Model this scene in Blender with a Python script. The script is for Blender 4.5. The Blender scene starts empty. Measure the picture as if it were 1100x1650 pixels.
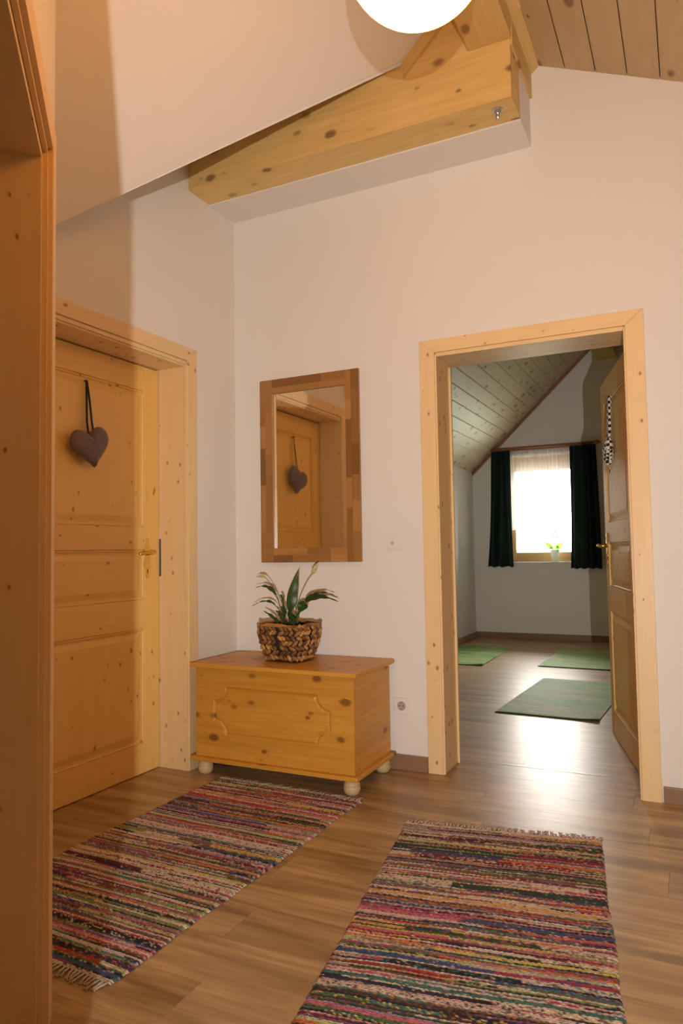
import bpy, bmesh, math, random
from mathutils import Vector, Matrix
random.seed(7)
S = bpy.context.scene
COL = S.collection

# ------------------------------------------------------------ camera
R = Matrix(((0.8982, 0.0383, 0.4379), (0.4393, -0.0412, -0.8974), (-0.0163, 0.9984, -0.0538)))
x_ = Vector(R.col[0]).normalized(); z_ = Vector(R.col[2]); z_ = (z_ - x_*z_.dot(x_)).normalized(); y_ = z_.cross(x_)
CAM = Vector((2.311, -3.372, 1.09))
cam = bpy.data.cameras.new('camera'); co = bpy.data.objects.new('camera', cam); COL.objects.link(co)
co.matrix_world = Matrix(((x_.x, y_.x, z_.x, CAM.x), (x_.y, y_.y, z_.y, CAM.y), (x_.z, y_.z, z_.z, CAM.z), (0, 0, 0, 1)))
cam.sensor_fit = 'HORIZONTAL'; cam.sensor_width = 24.0; cam.lens = 24.0*1150/1100; cam.clip_start = 0.03
S.camera = co

# ------------------------------------------------------------ sky (bright overcast day outside the far window)
w = bpy.data.worlds.new('overcast'); S.world = w; w.use_nodes = True
nt = w.node_tree; nt.nodes.clear()
out = nt.nodes.new('ShaderNodeOutputWorld'); bg = nt.nodes.new('ShaderNodeBackground')
tc = nt.nodes.new('ShaderNodeTexCoord'); sep = nt.nodes.new('ShaderNodeSeparateXYZ'); rmp = nt.nodes.new('ShaderNodeValToRGB')
nt.links.new(tc.outputs['Generated'], sep.inputs[0]); nt.links.new(sep.outputs['Z'], rmp.inputs[0])
rmp.color_ramp.elements[0].position = 0.0; rmp.color_ramp.elements[0].color = (0.17, 0.19, 0.15, 1)
rmp.color_ramp.elements[1].position = 0.06; rmp.color_ramp.elements[1].color = (0.45, 0.43, 0.385, 1)
el = rmp.color_ramp.elements.new(1.0); el.color = (1.0, 0.96, 0.88, 1)
nt.links.new(rmp.outputs[0], bg.inputs[0]); bg.inputs[1].default_value = 62.0
nt.links.new(bg.outputs[0], out.inputs[0])

# ------------------------------------------------------------ photographer's flash, behind and left of the camera
fl = bpy.data.lights.new('flash', 'SPOT'); fl.energy = 340; fl.color = (1.0, 0.97, 0.93); fl.shadow_soft_size = 0.006
fl.spot_size = math.radians(92); fl.spot_blend = 1.0
fo = bpy.data.objects.new('flash', fl); COL.objects.link(fo); fo.location = (2.63, -4.108, 0.86)
fo.rotation_euler = (Vector((1.25, 0.0, 1.45)) - fo.location).to_track_quat('-Z', 'Y').to_euler()
# added unseen warm fill light, behind and right of the camera
rl = bpy.data.lights.new('warm_fill_light', 'POINT'); rl.energy = 4; rl.color = (1.0, .43, .11); rl.shadow_soft_size = .15
ro = bpy.data.objects.new('warm_fill_light', rl); COL.objects.link(ro); ro.location = (2.9, -3.3, 2.45)
# daylight portal in the far window opening (guides sampling only)
pt = bpy.data.lights.new('window_portal', 'AREA'); pt.shape = 'RECTANGLE'; pt.size = 1.0; pt.size_y = 1.30
pt.cycles.is_portal = True
po = bpy.data.objects.new('window_portal', pt); COL.objects.link(po); po.location = (0.73, 5.52, 1.56); po.rotation_euler = (math.radians(-90), 0, 0)


S.view_settings.view_transform = 'Standard'; S.view_settings.look = 'None'
S.view_settings.exposure = 0.06; S.view_settings.gamma = 1.0; S.view_settings.use_curve_mapping = False
GLOBE_STRENGTH = 9.0

# ------------------------------------------------------------ node helpers
class N:
    def __init__(s, name):
        s.m = bpy.data.materials.new(name); s.m.use_nodes = True; s.t = s.m.node_tree; s.t.nodes.clear()
        s.out = s.t.nodes.new('ShaderNodeOutputMaterial')
    def n(s, kind, **kw):
        o = s.t.nodes.new('ShaderNode'+kind)
        for k, v in kw.items():
            if k.startswith('i_'):
                key = k[2:]; key = int(key) if key.isdigit() else key.replace('_', ' ')
                if isinstance(v, bpy.types.NodeSocket): s.t.links.new(v, o.inputs[key])
                else: o.inputs[key].default_value = v
            else: setattr(o, k, v)
        return o
    def math(s, op, a, b=0.0, c=None):
        o = s.n('Math', operation=op)
        for i, v in enumerate((a, b) if c is None else (a, b, c)):
            if isinstance(v, bpy.types.NodeSocket): s.t.links.new(v, o.inputs[i])
            else: o.inputs[i].default_value = v
        return o.outputs[0]
    def mix(s, f, a, b, mode='MIX'):
        o = s.n('Mix', data_type='RGBA', blend_type=mode)
        for i, v in ((0, f), (6, a), (7, b)):
            if isinstance(v, bpy.types.NodeSocket): s.t.links.new(v, o.inputs[i])
            else: o.inputs[i].default_value = v if i == 0 or len(v) == 4 else (*v, 1)
        return o.outputs[2]
    def vscale(s, vec, sc):
        o = s.n('VectorMath', operation='MULTIPLY'); s.t.links.new(vec, o.inputs[0]); o.inputs[1].default_value = sc; return o.outputs[0]
    def ramp(s, f, els):
        o = s.n('ValToRGB'); s.t.links.new(f, o.inputs[0]); cr = o.color_ramp
        while len(cr.elements) < len(els): cr.elements.new(0.5)
        for e, (p, c) in zip(cr.elements, els):
            e.position = p; e.color = (c, c, c, 1) if not hasattr(c, '__len__') else (*c[:3], 1)
        return o.outputs[0]
    def coord(s, rnd=True):
        t = s.n('TexCoord').outputs['Object']
        if not rnd: return t
        oi = s.n('ObjectInfo')
        a = s.n('VectorMath', operation='ADD'); s.t.links.new(t, a.inputs[0])
        c = s.n('CombineXYZ', i_0=s.math('MULTIPLY', oi.outputs['Random'], 37.1), i_1=s.math('MULTIPLY', oi.outputs['Random'], 91.7), i_2=s.math('MULTIPLY', oi.outputs['Random'], 53.3))
        s.t.links.new(c.outputs[0], a.inputs[1]); return a.outputs[0]
    def rand(s): return s.n('ObjectInfo').outputs['Random']
    def noise(s, vec, scale, detail=2.0, rough=0.5, dist=0.0):
        o = s.n('TexNoise', i_Scale=scale, i_Detail=detail, i_Roughness=rough, i_Distortion=dist); s.t.links.new(vec, o.inputs['Vector']); return o.outputs[0]
    def bsdf(s, color, rough=0.5, bump=None, bdist=0.001, bstr=1.0, **kw):
        b = s.n('BsdfPrincipled')
        for k, v in (('Base Color', color), ('Roughness', rough)):
            if isinstance(v, bpy.types.NodeSocket): s.t.links.new(v, b.inputs[k])
            else: b.inputs[k].default_value = v if k == 'Roughness' or len(v) == 4 else (*v, 1)
        for k, v in kw.items(): b.inputs[k.replace('_', ' ')].default_value = v
        if bump is not None:
            bp = s.n('Bump'); bp.inputs['Distance'].default_value = bdist; bp.inputs['Strength'].default_value = bstr
            s.t.links.new(bump, bp.inputs['Height']); s.t.links.new(bp.outputs[0], b.inputs['Normal'])
        s.t.links.new(b.outputs[0], s.out.inputs[0]); return b

def wood(name, base, grain, knot, axis, rough=0.4, kscale=9.0, krad=0.09, gstr=0.5, vary=0.12, fine=70.0, coarse=9.0, warm=None):
    m = N(name); v = m.coord()
    st = [1.0, 1.0, 1.0]; st[axis] = 0.045
    # wobble so that the rings bend
    wob = m.n('TexNoise', i_Scale=2.2, i_Detail=1.0); m.t.links.new(m.vscale(v, tuple(0.35 if i == axis else 1.0 for i in range(3))), wob.inputs['Vector'])
    a = m.n('VectorMath', operation='MULTIPLY_ADD'); m.t.links.new(wob.outputs['Color'], a.inputs[0]); a.inputs[1].default_value = (0.05,)*3; m.t.links.new(v, a.inputs[2])
    g1 = m.noise(m.vscale(a.outputs[0], tuple(st)), fine, 3.0, 0.6)
    g2 = m.noise(m.vscale(a.outputs[0], tuple(st)), coarse, 2.0, 0.5)
    g = m.math('ADD', m.math('MULTIPLY', m.ramp(g1, [(0.35, 0.0), (0.7, 1.0)]), 0.55), m.math('MULTIPLY', m.ramp(g2, [(0.35, 0.0), (0.65, 1.0)]), 0.45))
    c = m.mix(m.math('MULTIPLY', g, gstr), base, grain)
    # knots: sparse 3D cells, a little long in the grain
    kv = m.vscale(v, tuple(0.6 if i == axis else 1.0 for i in range(3)))
    nz = m.n('TexNoise', i_Scale=45.0, i_Detail=2.0); m.t.links.new(v, nz.inputs['Vector'])
    kk = m.n('VectorMath', operation='MULTIPLY_ADD'); m.t.links.new(nz.outputs['Color'], kk.inputs[0]); kk.inputs[1].default_value = (0.006,)*3; m.t.links.new(kv, kk.inputs[2])
    vo = m.n('TexVoronoi', feature='F1', i_Scale=kscale, i_Randomness=1.0); m.t.links.new(kk.outputs[0], vo.inputs['Vector'])
    cs = m.n('SeparateColor'); m.t.links.new(vo.outputs['Color'], cs.inputs[0])
    kd = m.math('DIVIDE', vo.outputs['Distance'], m.math('MULTIPLY_ADD', cs.outputs[0], .95, .30))
    core = m.ramp(kd, [(krad*0.55, 1.0), (krad, 0.0)])
    halo = m.ramp(kd, [(krad*0.8, 1.0), (krad*2.8, 0.0)])
    c = m.mix(m.math('MULTIPLY', halo, .22), c, grain)
    c = m.mix(m.math('MULTIPLY', core, .75), c, knot)
    r = m.rand()
    c = m.mix(m.math('MULTIPLY', r, vary*3), c, tuple(x*0.75 for x in grain) if warm is None else warm)
    m.bsdf(c, rough, bump=g1, bdist=0.0004, bstr=0.25)
    return m.m

PINE = dict(base=(.86, .64, .34), grain=(.74, .47, .20), knot=(.20, .075, .02), kscale=19.0, krad=.15, rough=.45)
PX = wood('pine_x', axis=0, vary=.05, **PINE); PY = wood('pine_y', axis=1, vary=.05, **PINE); PZ = wood('pine_z', axis=2, vary=.05, **PINE)
DR = dict(base=(.90, .61, .20), grain=(.78, .46, .11), knot=(.24, .09, .02), rough=.45, kscale=17.0, krad=.14)
DZ = wood('door_pine_z', axis=2, vary=.05, **DR); DX = wood('door_pine_x', axis=0, vary=.05, **DR)
BM = dict(base=(.78, .56, .22), grain=(.60, .37, .11), knot=(.10, .035, .012), rough=.55, kscale=9.5, krad=.23, gstr=.8, coarse=14.0)
BX = wood('beam_pine_x', axis=0, **BM); BY = wood('beam_pine_y', axis=1, **BM)
CH = dict(base=(.68, .34, .050), grain=(.50, .21, .022), knot=(.13, .03, .006), rough=.42, kscale=14.0, krad=.27, gstr=.85, coarse=13.0)
CX = wood('chest_pine_x', axis=0, vary=.03, **CH); CY = wood('chest_pine_y', axis=1, vary=.03, **CH)
FOOT = wood('raw_pine_foot', axis=2, base=(.66, .48, .26), grain=(.5, .32, .14), knot=(.2, .1, .04), rough=.5)
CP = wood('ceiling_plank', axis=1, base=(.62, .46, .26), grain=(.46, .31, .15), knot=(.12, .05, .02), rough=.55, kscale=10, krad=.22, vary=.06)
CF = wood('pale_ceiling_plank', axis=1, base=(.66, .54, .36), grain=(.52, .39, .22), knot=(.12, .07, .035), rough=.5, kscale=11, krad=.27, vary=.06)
ACA = wood('acacia', axis=2, base=(.50, .25, .075), grain=(.24, .095, .02), knot=(.10, .04, .012), rough=.4, vary=.30, kscale=4, krad=.05)
ACX = wood('acacia_x', axis=0, base=(.50, .25, .075), grain=(.24, .095, .02), knot=(.10, .04, .012), rough=.4, vary=.30, kscale=4, krad=.05)
BB = wood('skirting_oak', axis=0, base=(.33, .19, .105), grain=(.22, .115, .058), knot=(.1, .05, .03), rough=.4, kscale=3, krad=.04)
ROD = wood('curtain_rod_wood', axis=0, base=(.34, .15, .06), grain=(.24, .10, .035), knot=(.1, .04, .02), rough=.4)
WF = wood('window_pine', axis=0, base=(.70, .46, .20), grain=(.58, .34, .12), knot=(.3, .15, .05), rough=.4)

def laminate():
    m = N('oak_laminate'); v = m.coord()
    a = m.noise(m.vscale(v, (0.16, 1.6, 1)), 9.0, 3.0, .55, .6)
    b = m.noise(m.vscale(v, (0.05, 1.0, 1)), 130.0, 3.0, .6)
    d = m.noise(m.vscale(v, (0.35, 2.2, 1)), 4.0, 2.0, .5, 1.2)
    c = m.mix(m.ramp(a, [(.36, 0.0), (.66, 1.0)]), (.24, .14, .05), (.57, .385, .175))
    c = m.mix(m.math('MULTIPLY', m.ramp(b, [(.4, 0.0), (.65, 1.0)]), .35), c, (.20, .11, .05))
    c = m.mix(m.math('MULTIPLY', m.ramp(d, [(.56, 0.0), (.72, 1.0)]), .5), c, (.17, .08, .03))
    c = m.mix(m.math('MULTIPLY', m.rand(), .30), c, (.58, .39, .19))
    r = m.math('MULTIPLY_ADD', b, .12, .29)
    m.bsdf(c, r, bump=b, bdist=.0003, bstr=.3)
    return m.m
FLOOR = laminate()

def plaster(name, col):
    m = N(name); v = m.n('NewGeometry').outputs['Position']
    a = m.noise(v, 1.3, 2.0); b = m.noise(v, 220.0, 2.0)
    c = m.mix(m.math('MULTIPLY', a, .25), col, tuple(x*.93 for x in col))
    m.bsdf(c, .85, bump=b, bdist=.0006, bstr=.35); return m.m
WALL = plaster('white_plaster', (.80, .76, .70))
def flat(name, col, rough=.5, **kw):
    m = N(name); v = m.coord(); n_ = m.noise(v, 60, 2)
    m.bsdf(m.mix(m.math('MULTIPLY', n_, .18), col, tuple(x*.8 for x in col)), rough, **kw); return m.m
DARK = flat('dark_gap', (.03, .018, .01), .9)
BRASS = flat('polished_brass', (.80, .55, .14), .18, Metallic=1.0)
STEEL = flat('galvanised_steel', (.55, .56, .58), .3, Metallic=1.0)
DSTEEL = flat('dark_steel', (.16, .16, .19), .4, Metallic=.8)
PLASTIC = flat('white_plastic', (.80, .76, .70), .3)
PDARK = flat('socket_hole', (.03, .03, .03), .5)

SOIL = flat('potting_soil', (.03, .018, .01), .95)
STRIP = flat('threshold_metal', (.50, .42, .34), .35, Metallic=.7)
def leafm(name, c1, c2, tr=.15):
    m = N(name); v = m.coord(False)
    s = m.noise(m.vscale(v, (1, 1, .3)), 60, 2)
    c = m.mix(s, c1, c2); b = m.bsdf(c, .4); b.inputs['Subsurface Weight'].default_value = 0
    t = m.n('BsdfTranslucent'); m.t.links.new(c, t.inputs[0])
    mx = m.n('MixShader', i_0=tr); m.t.links.new(b.outputs[0], mx.inputs[1]); m.t.links.new(t.outputs[0], mx.inputs[2]); m.t.links.new(mx.outputs[0], m.out.inputs[0])
    return m.m
LEAF = leafm('lily_leaf', (.028, .062, .010), (.06, .115, .022)); STEM = leafm('lily_stem', (.10, .14, .03), (.16, .19, .06))
SPATHE = leafm('lily_spathe', (.62, .60, .28), (.40, .46, .14)); CERAMIC = leafm('white_ceramic', (.82, .84, .78), (.80, .82, .76), .35); ORLEAF = leafm('orchid_leaf', (.16, .42, .03), (.25, .55, .06), .5)
PETAL = leafm('orchid_petal', (.80, .78, .74), (.75, .70, .70), .5)
def cloth(name, c1, c2, scale=900, rough=.9, vec=(1, 1, 1), bd=.0005):
    m = N(name); v = m.vscale(m.coord(False), vec); a = m.noise(v, scale, 1); b = m.noise(v, 14, 3)
    c = m.mix(m.ramp(a, [(.35, 0.), (.65, 1.)]), c1, c2); c = m.mix(m.math('MULTIPLY', b, .4), c, tuple(x*.6 for x in c1))
    m.bsdf(c, rough, bump=a, bdist=bd, bstr=.6, Sheen_Weight=.15); return m.m
FELT = cloth('grey_violet_felt', (.17, .125, .14), (.24, .185, .20)); RIBBON = cloth('dark_ribbon', (.05, .04, .045), (.09, .075, .08))
GREENC = cloth('dark_green_curtain_cloth', (.006, .022, .014), (.010, .034, .022), 700)
def checked():
    m = N('checked_cloth'); v = m.coord(False)
    ch = m.n('TexChecker', i_Scale=62.0); m.t.links.new(v, ch.inputs['Vector']); ch.inputs['Color1'].default_value = (.015, .015, .015, 1); ch.inputs['Color2'].default_value = (.75, .72, .66, 1)
    m.bsdf(ch.outputs[0], .85); return m.m
CHECK = checked()
def matm():
    m = N('green_woven_mat'); v = m.coord()
    a = m.noise(m.vscale(v, (.12, 1, 1)), 70, 2); b = m.noise(m.vscale(v, (.25, 1.6, 1)), 4.5, 2); d = m.noise(m.vscale(v, (.10, 1, 1)), 45, 1)
    c = m.mix(m.ramp(b, [(.38, 0.), (.62, 1.)]), (.44, .72, .22), (.78, .80, .42))
    c = m.mix(m.math('MULTIPLY', m.ramp(a, [(.40, 0.), (.62, 1.)]), .5), c, (.36, .62, .24))
    c = m.mix(m.math('MULTIPLY', m.ramp(d, [(.64, 0.), (.70, 1.)]), .7), c, (.10, .19, .06))
    m.bsdf(c, .55, bump=a, bdist=.0015, bstr=.5); return m.m
MAT = matm()
def rugm():
    m = N('rag_weave'); at = m.n('Attribute', attribute_name='weave'); v = m.coord(False)
    a = m.noise(v, 260, 2, .6)
    c = m.mix(m.math('MULTIPLY', m.ramp(a, [(.45, 0.), (.66, 1.)]), .25), at.outputs['Color'], (.05, .03, .03))
    m.bsdf(c, .95, bump=a, bdist=.002, bstr=.7); return m.m
RUG = rugm()
FRINGE = cloth('cream_fringe_cotton', (.50, .40, .28), (.62, .52, .38))
def hyac():
    m = N('water_hyacinth'); at = m.n('Attribute', attribute_name='tone'); v = m.coord(False); a = m.noise(v, 140, 3, .6)
    c = m.mix(m.ramp(at.outputs['Fac'], [(0., 0.), (1., 1.)]), (.11, .038, .009), (.66, .34, .09))
    c = m.mix(m.math('MULTIPLY', m.ramp(a, [(.45, 0.), (.65, 1.)]), .5), c, (.12, .05, .014))
    m.bsdf(c, .55, bump=a, bdist=.002, bstr=.6); return m.m
HYA = hyac()
def sheer():
    m = N('sheer_voile'); v = m.coord(False); a = m.noise(m.vscale(v, (1, 1, .02)), 60, 2)
    d = m.n('BsdfDiffuse', i_0=(.85, .80, .80, 1)); t = m.n('BsdfTranslucent', i_0=(.85, .80, .80, 1)); tr = m.n('BsdfTransparent')
    m1 = m.n('MixShader', i_0=.6); m.t.links.new(d.outputs[0], m1.inputs[1]); m.t.links.new(t.outputs[0], m1.inputs[2])
    m2 = m.n('MixShader'); m.t.links.new(m.math('MULTIPLY_ADD', a, .3, .22), m2.inputs[0])
    m.t.links.new(tr.outputs[0], m2.inputs[1]); m.t.links.new(m1.outputs[0], m2.inputs[2]); m.t.links.new(m2.outputs[0], m.out.inputs[0]); return m.m
SHEER = sheer()
def glass():
    m = N('window_glass'); fr = m.n('Fresnel', i_0=1.45); tr = m.n('BsdfTransparent'); gl = m.n('BsdfGlossy', i_1=.02)
    mx = m.n('MixShader'); m.t.links.new(fr.outputs[0], mx.inputs[0]); m.t.links.new(tr.outputs[0], mx.inputs[1]); m.t.links.new(gl.outputs[0], mx.inputs[2])
    m.t.links.new(mx.outputs[0], m.out.inputs[0]); return m.m
GLASS = glass()
m = N('mirror_silver'); b = m.bsdf((.90, .90, .88), .0, Metallic=1.0); MIRROR = m.m
m = N('lit_opal_glass'); e = m.n('Emission', i_0=(1.0, .43, .11, 1), i_1=GLOBE_STRENGTH*3.6); tp = m.n('BsdfTransparent', i_0=(1, .97, .93, 1)); mx = m.n('MixShader', i_0=.72); m.t.links.new(e.outputs[0], mx.inputs[1]); m.t.links.new(tp.outputs[0], mx.inputs[2]); m.t.links.new(mx.outputs[0], m.out.inputs[0]); OPAL = m.m

# ------------------------------------------------------------ object helpers
def finish(name, bm, mat, parent=None, loc=(0, 0, 0), smooth=False, rot=(0, 0, 0)):
    me = bpy.data.meshes.new(name); bm.to_mesh(me); bm.free()
    for m_ in (mat if isinstance(mat, (list, tuple)) else [mat]): me.materials.append(m_)
    if smooth:
        for p in me.polygons: p.use_smooth = True
    o = bpy.data.objects.new(name, me); COL.objects.link(o); o.location = loc; o.rotation_euler = rot
    if parent is not None: o.parent = parent
    return o
def tag(o, label, cat, group=None):
    o['label'] = label; o['category'] = cat
    if group: o['group'] = group
    return o
def struct(o): o['kind'] = 'structure'; return o
def empty(name, loc=(0, 0, 0), rz=0.0):
    o = bpy.data.objects.new(name, None); COL.objects.link(o); o.location = loc; o.rotation_euler = (0, 0, rz); o.empty_display_size = .1; return o
def box(bm, a, b, bev=0.0, seg=1):
    a = Vector(a); b = Vector(b)
    r = bmesh.ops.create_cube(bm, size=1.0, matrix=Matrix.Translation((a+b)/2) @ Matrix.Diagonal((*[abs(q) for q in (b-a)], 1)))
    if bev > 0:
        es = list({e_ for v in r['verts'] for e_ in v.link_edges})
        bmesh.ops.bevel(bm, geom=es, offset=bev, segments=seg, affect='EDGES', profile=.7)
    return bm
def B(name, a, b, mat, parent=None, bev=0.0, seg=1, loc=(0, 0, 0)):
    return finish(name, box(bmesh.new(), a, b, bev, seg), mat, parent, loc)
def poly_prism(bm, pts, off):
    off = Vector(off); n = len(pts)
    A = [bm.verts.new(p) for p in pts]; C = [bm.verts.new(Vector(p)+off) for p in pts]
    bm.faces.new(A); bm.faces.new(C[::-1])
    for i in range(n): bm.faces.new((A[i], C[i], C[(i+1) % n], A[(i+1) % n]))
    bmesh.ops.recalc_face_normals(bm, faces=bm.faces[:]); return bm
def lathe(bm, prof, c=(0, 0, 0), n=24, axis='Z'):
    rings = []
    for r, h in prof:
        ring = []
        for i in range(n):
            a = 2*math.pi*i/n; p = Vector((r*math.cos(a), r*math.sin(a), h))
            if axis == 'Y': p = Vector((p.x, p.z, -p.y))
            if axis == 'X': p = Vector((p.z, p.y, -p.x))
            ring.append(bm.verts.new(p+Vector(c)))
        rings.append(ring)
    for a, b in zip(rings, rings[1:]):
        for i in range(n): bm.faces.new((a[i], a[(i+1) % n], b[(i+1) % n], b[i]))
    bm.faces.new(rings[0][::-1]); bm.faces.new(rings[-1]); bmesh.ops.recalc_face_normals(bm, faces=bm.faces[:]); return bm
def tube(bm, pts, rad, n=8):
    pts = [Vector(p) for p in pts]; rs = rad if hasattr(rad, '__len__') else [rad]*len(pts); rings = []
    up = Vector((0.13, .31, .94)).normalized()
    for i, p in enumerate(pts):
        t = (pts[min(i+1, len(pts)-1)] - pts[max(i-1, 0)]).normalized(); u = t.cross(up)
        if u.length < .05: u = t.cross(Vector((1, 0, 0)))
        u.normalize(); v = t.cross(u)
        rings.append([bm.verts.new(p+(u*math.cos(2*math.pi*k/n)+v*math.sin(2*math.pi*k/n))*rs[i]) for k in range(n)])
    for a, b in zip(rings, rings[1:]):
        for k in range(n): bm.faces.new((a[k], a[(k+1) % n], b[(k+1) % n], b[k]))
    bm.faces.new(rings[0][::-1]); bm.faces.new(rings[-1]); return bm

# ------------------------------------------------------------ large structure
SL, Z0 = .964, 2.127           # main roof slope: z = Z0 + SL*x
RX = 1.53                      # ridge
def zs(x): return Z0+SL*x
def zr(x): return 3.375-.445*(x-1.752)   # shallow slope right of the ridge purlin in the hall

# back wall of the hall with the doorway (x 1.199..2.083, to z 2.066); thickness .25
bm = bmesh.new()
box(bm, (-.30, 0, -.05), (1.185, .25, 3.9)); box(bm, (2.097, 0, -.05), (3.7, .25, 3.9)); box(bm, (1.185, 0, 2.085), (2.097, .25, 3.9))
struct(finish('wall_back', bm, WALL))
# left wall with the dormer shape, niche for the door
bm = bmesh.new()
def lw(y0, y1, z0, z1, x0=-.25, x1=0):
    def top(y): return min(z1, 2.127+.909*(y+1.70)+.02)
    poly_prism(bm, [(x1, y0, z0), (x1, y1, z0), (x1, y1, top(y1)), (x1, y0, top(y0))], (x0-x1, 0, 0))
lw(-.433, 0, -.05, 3.4); lw(-1.75, -1.403, -.05, 3.4); lw(-1.403, -.433, 2.085, 3.4)
box(bm, (-.40, -1.9, -.05), (-.25, .1, 3.4))
struct(finish('wall_left', bm, WALL))
# main slope, plastered, over the hall
bm = bmesh.new()
P2 = [(-1.2, -5.5), (RX+.1, -5.5), (RX+.1, -.40), (1.25, -.40), (0, -1.70), (-1.2, -1.70)]
poly_prism(bm, [(x, y, zs(x)) for x, y in P2], (0, 0, .12))
struct(finish('ceiling', bm, WALL))
# dormer slope, rises away from the camera
bm = bmesh.new()
poly_prism(bm, [(0, -1.70, 2.127), (1.23, -.40, 3.31), (1.23, -.2, 3.40), (-.25, -.2, 3.40), (-.25, -.40, 3.31), (-.25, -1.70, 2.127)], (-.0, -.04, .12))
struct(finish('ceiling_dormer', bm, WALL))
# soffit strip behind the beam
bm = bmesh.new(); box(bm, (0, -.237, 2.993), (1.7005, 0, 3.5)); struct(finish('ceiling_soffit', bm, WALL))
# hall right slope: dark backing + planks along y
ce = struct(empty('ceiling_right'))
bm = bmesh.new(); poly_prism(bm, [(1.60, -5.5, zr(1.60)+.016), (3.7, -5.5, zr(3.7)+.016), (3.7, .1, zr(3.7)+.016), (1.60, .1, zr(1.60)+.016)], (0, 0, .12)); finish('backing', bm, DARK, ce)
x = 1.732
for k in range(14):
    x1 = x+.1335
    bm = bmesh.new(); y0 = -5.5
    poly_prism(bm, [(x+.002, y0, zr(x+.002)+.004), (x+.006, y0, zr(x+.006)), (x1-.001, y0, zr(x1-.001)), (x1-.001, y0, zr(x1)+.014), (x+.002, y0, zr(x)+.014)], (0, 5.5, 0))
    finish('plank', bm, CP, ce); x = x1
# ridge purlin and side fascia
bm = bmesh.new(); box(bm, (1.520, -5.5, 3.252), (1.707, -.417, 3.68), .004)
r = finish('trim_1', bm, BY); struct(r)
bm = bmesh.new(); poly_prism(bm, [(1.7015, -.415, 3.228), (1.711, -.415, 3.228), (1.711, -.415, 3.345), (1.758, -.415, 3.385), (1.758, -.415, 3.42), (1.7015, -.415, 3.42)], (0, .415, 0)); struct(finish('trim_2', bm, BY))
bm = bmesh.new(); poly_prism(bm, [(1.7075, -5.5, 3.30), (1.711, -5.5, 3.345), (1.758, -5.5, 3.38), (1.758, -5.5, 3.42), (1.7075, -5.5, 3.42)], (0, 5.083, 0)); struct(finish('trim_3', bm, BY))
# right wall, rear wall, side shell
struct(B('wall_right', (3.5, -5.5, -.05), (3.7, 0, 3.2), WALL))
struct(B('wall_rear', (-1.3, -5.7, -.05), (3.7, -5.5, 4.0), WALL))
struct(B('wall_knee', (-1.3, -5.5, -.05), (-1.1, -1.6, 1.3), WALL))
bm = bmesh.new(); poly_prism(bm, [(-1.2, -1.75, -.05), (-.25, -1.75, -.05), (-.25, -1.75, 2.3), (-1.2, -1.75, 1.3)], (0, .12, 0)); struct(finish('wall_partition', bm, WALL))

# diagonal wall on the left, local frame: u along wall away from the camera, n towards the hall
ang = math.radians(42.6)
D = Vector((-math.sin(ang), math.cos(ang), 0)); Nn = Vector((math.cos(ang), math.sin(ang), 0))
def ray(px, s=1.0):   # plan direction through image column px at horizon
    c = R @ Vector((px-550, -(893-825), -1150)); return c/abs(c.x)*s
C = CAM+ray(87.5, 1.405); C.z = 0
O = C-Nn*.018                     # on the wall surface at the casing's outer edge
# wall corner E: on wall plane, column 85
d = ray(84.5); t = (O-CAM).dot(Nn)/d.dot(Nn); E = CAM+d*t; E.z = 0
LE = (E-O).dot(D)
K = -1.60                         # unseen near end of that wall, placed to cast the flash's shadow edge
WR = empty('wall_diagonal', O, math.pi/2+ang); struct(WR)     # local x = D, local y = -N
def q(u, n, z): return (u, -n, z)
def dbox(name, u0, u1, n0, n1, z0, z1, mat, bev=0.0, parent=None):
    return B(name, (u0, -n0, z0), (u1, -n1, z1), mat, parent or WR, bev)
bm = bmesh.new(); box(bm, (-.075, 0, -.05), (LE, .25, 3.7)); box(bm, (-1.09, 0, 2.075), (-.075, .25, 3.7)); box(bm, (K, 0, -.05), (-1.09, .25, 3.7))
finish('wall_surface', bm, WALL, WR)
# trim of that doorway
DT = struct(empty('door_3', O, math.pi/2+ang))
def dcase(u0, u1, z0, z1, nm, mat): 
    return B(nm, (u0, -.018, z0), (u1, 0, z1), mat, DT, .003, 2)
dcase(-.072, 0, 0, 2.148, 'casing', PZ); dcase(-1.165, -1.093, 0, 2.148, 'casing', PZ); dcase(-1.093, -.072, 2.076, 2.148, 'casing', PX)
B('jamb_lining', (-.092, .006, 0), (-.0755, .25, 2.06), PZ, DT, .001); B('jamb_lining', (-1.09, .006, 0), (-1.073, .25, 2.06), PZ, DT, .001)
B('head_lining', (-1.073, .006, 2.043), (-.092, .25, 2.06), PX, DT, .001)
B('jamb_edge', (-.084, -.006, 0), (-.0722, .0055, 2.068), PZ, DT); B('head_edge', (-1.08, -.006, 2.062), (-.084, .0055, 2.075), PX, DT)
# return wall from E to the left wall
Er = E-Nn*.02
bm = bmesh.new(); poly_prism(bm, [(Er.x, Er.y, -.05), (0, -1.50, -.05), (0, -1.62, -.05), (Er.x-.1, Er.y-.12, -.05)], (0, 0, 3.6)); struct(finish('wall_return', bm, WALL))

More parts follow.
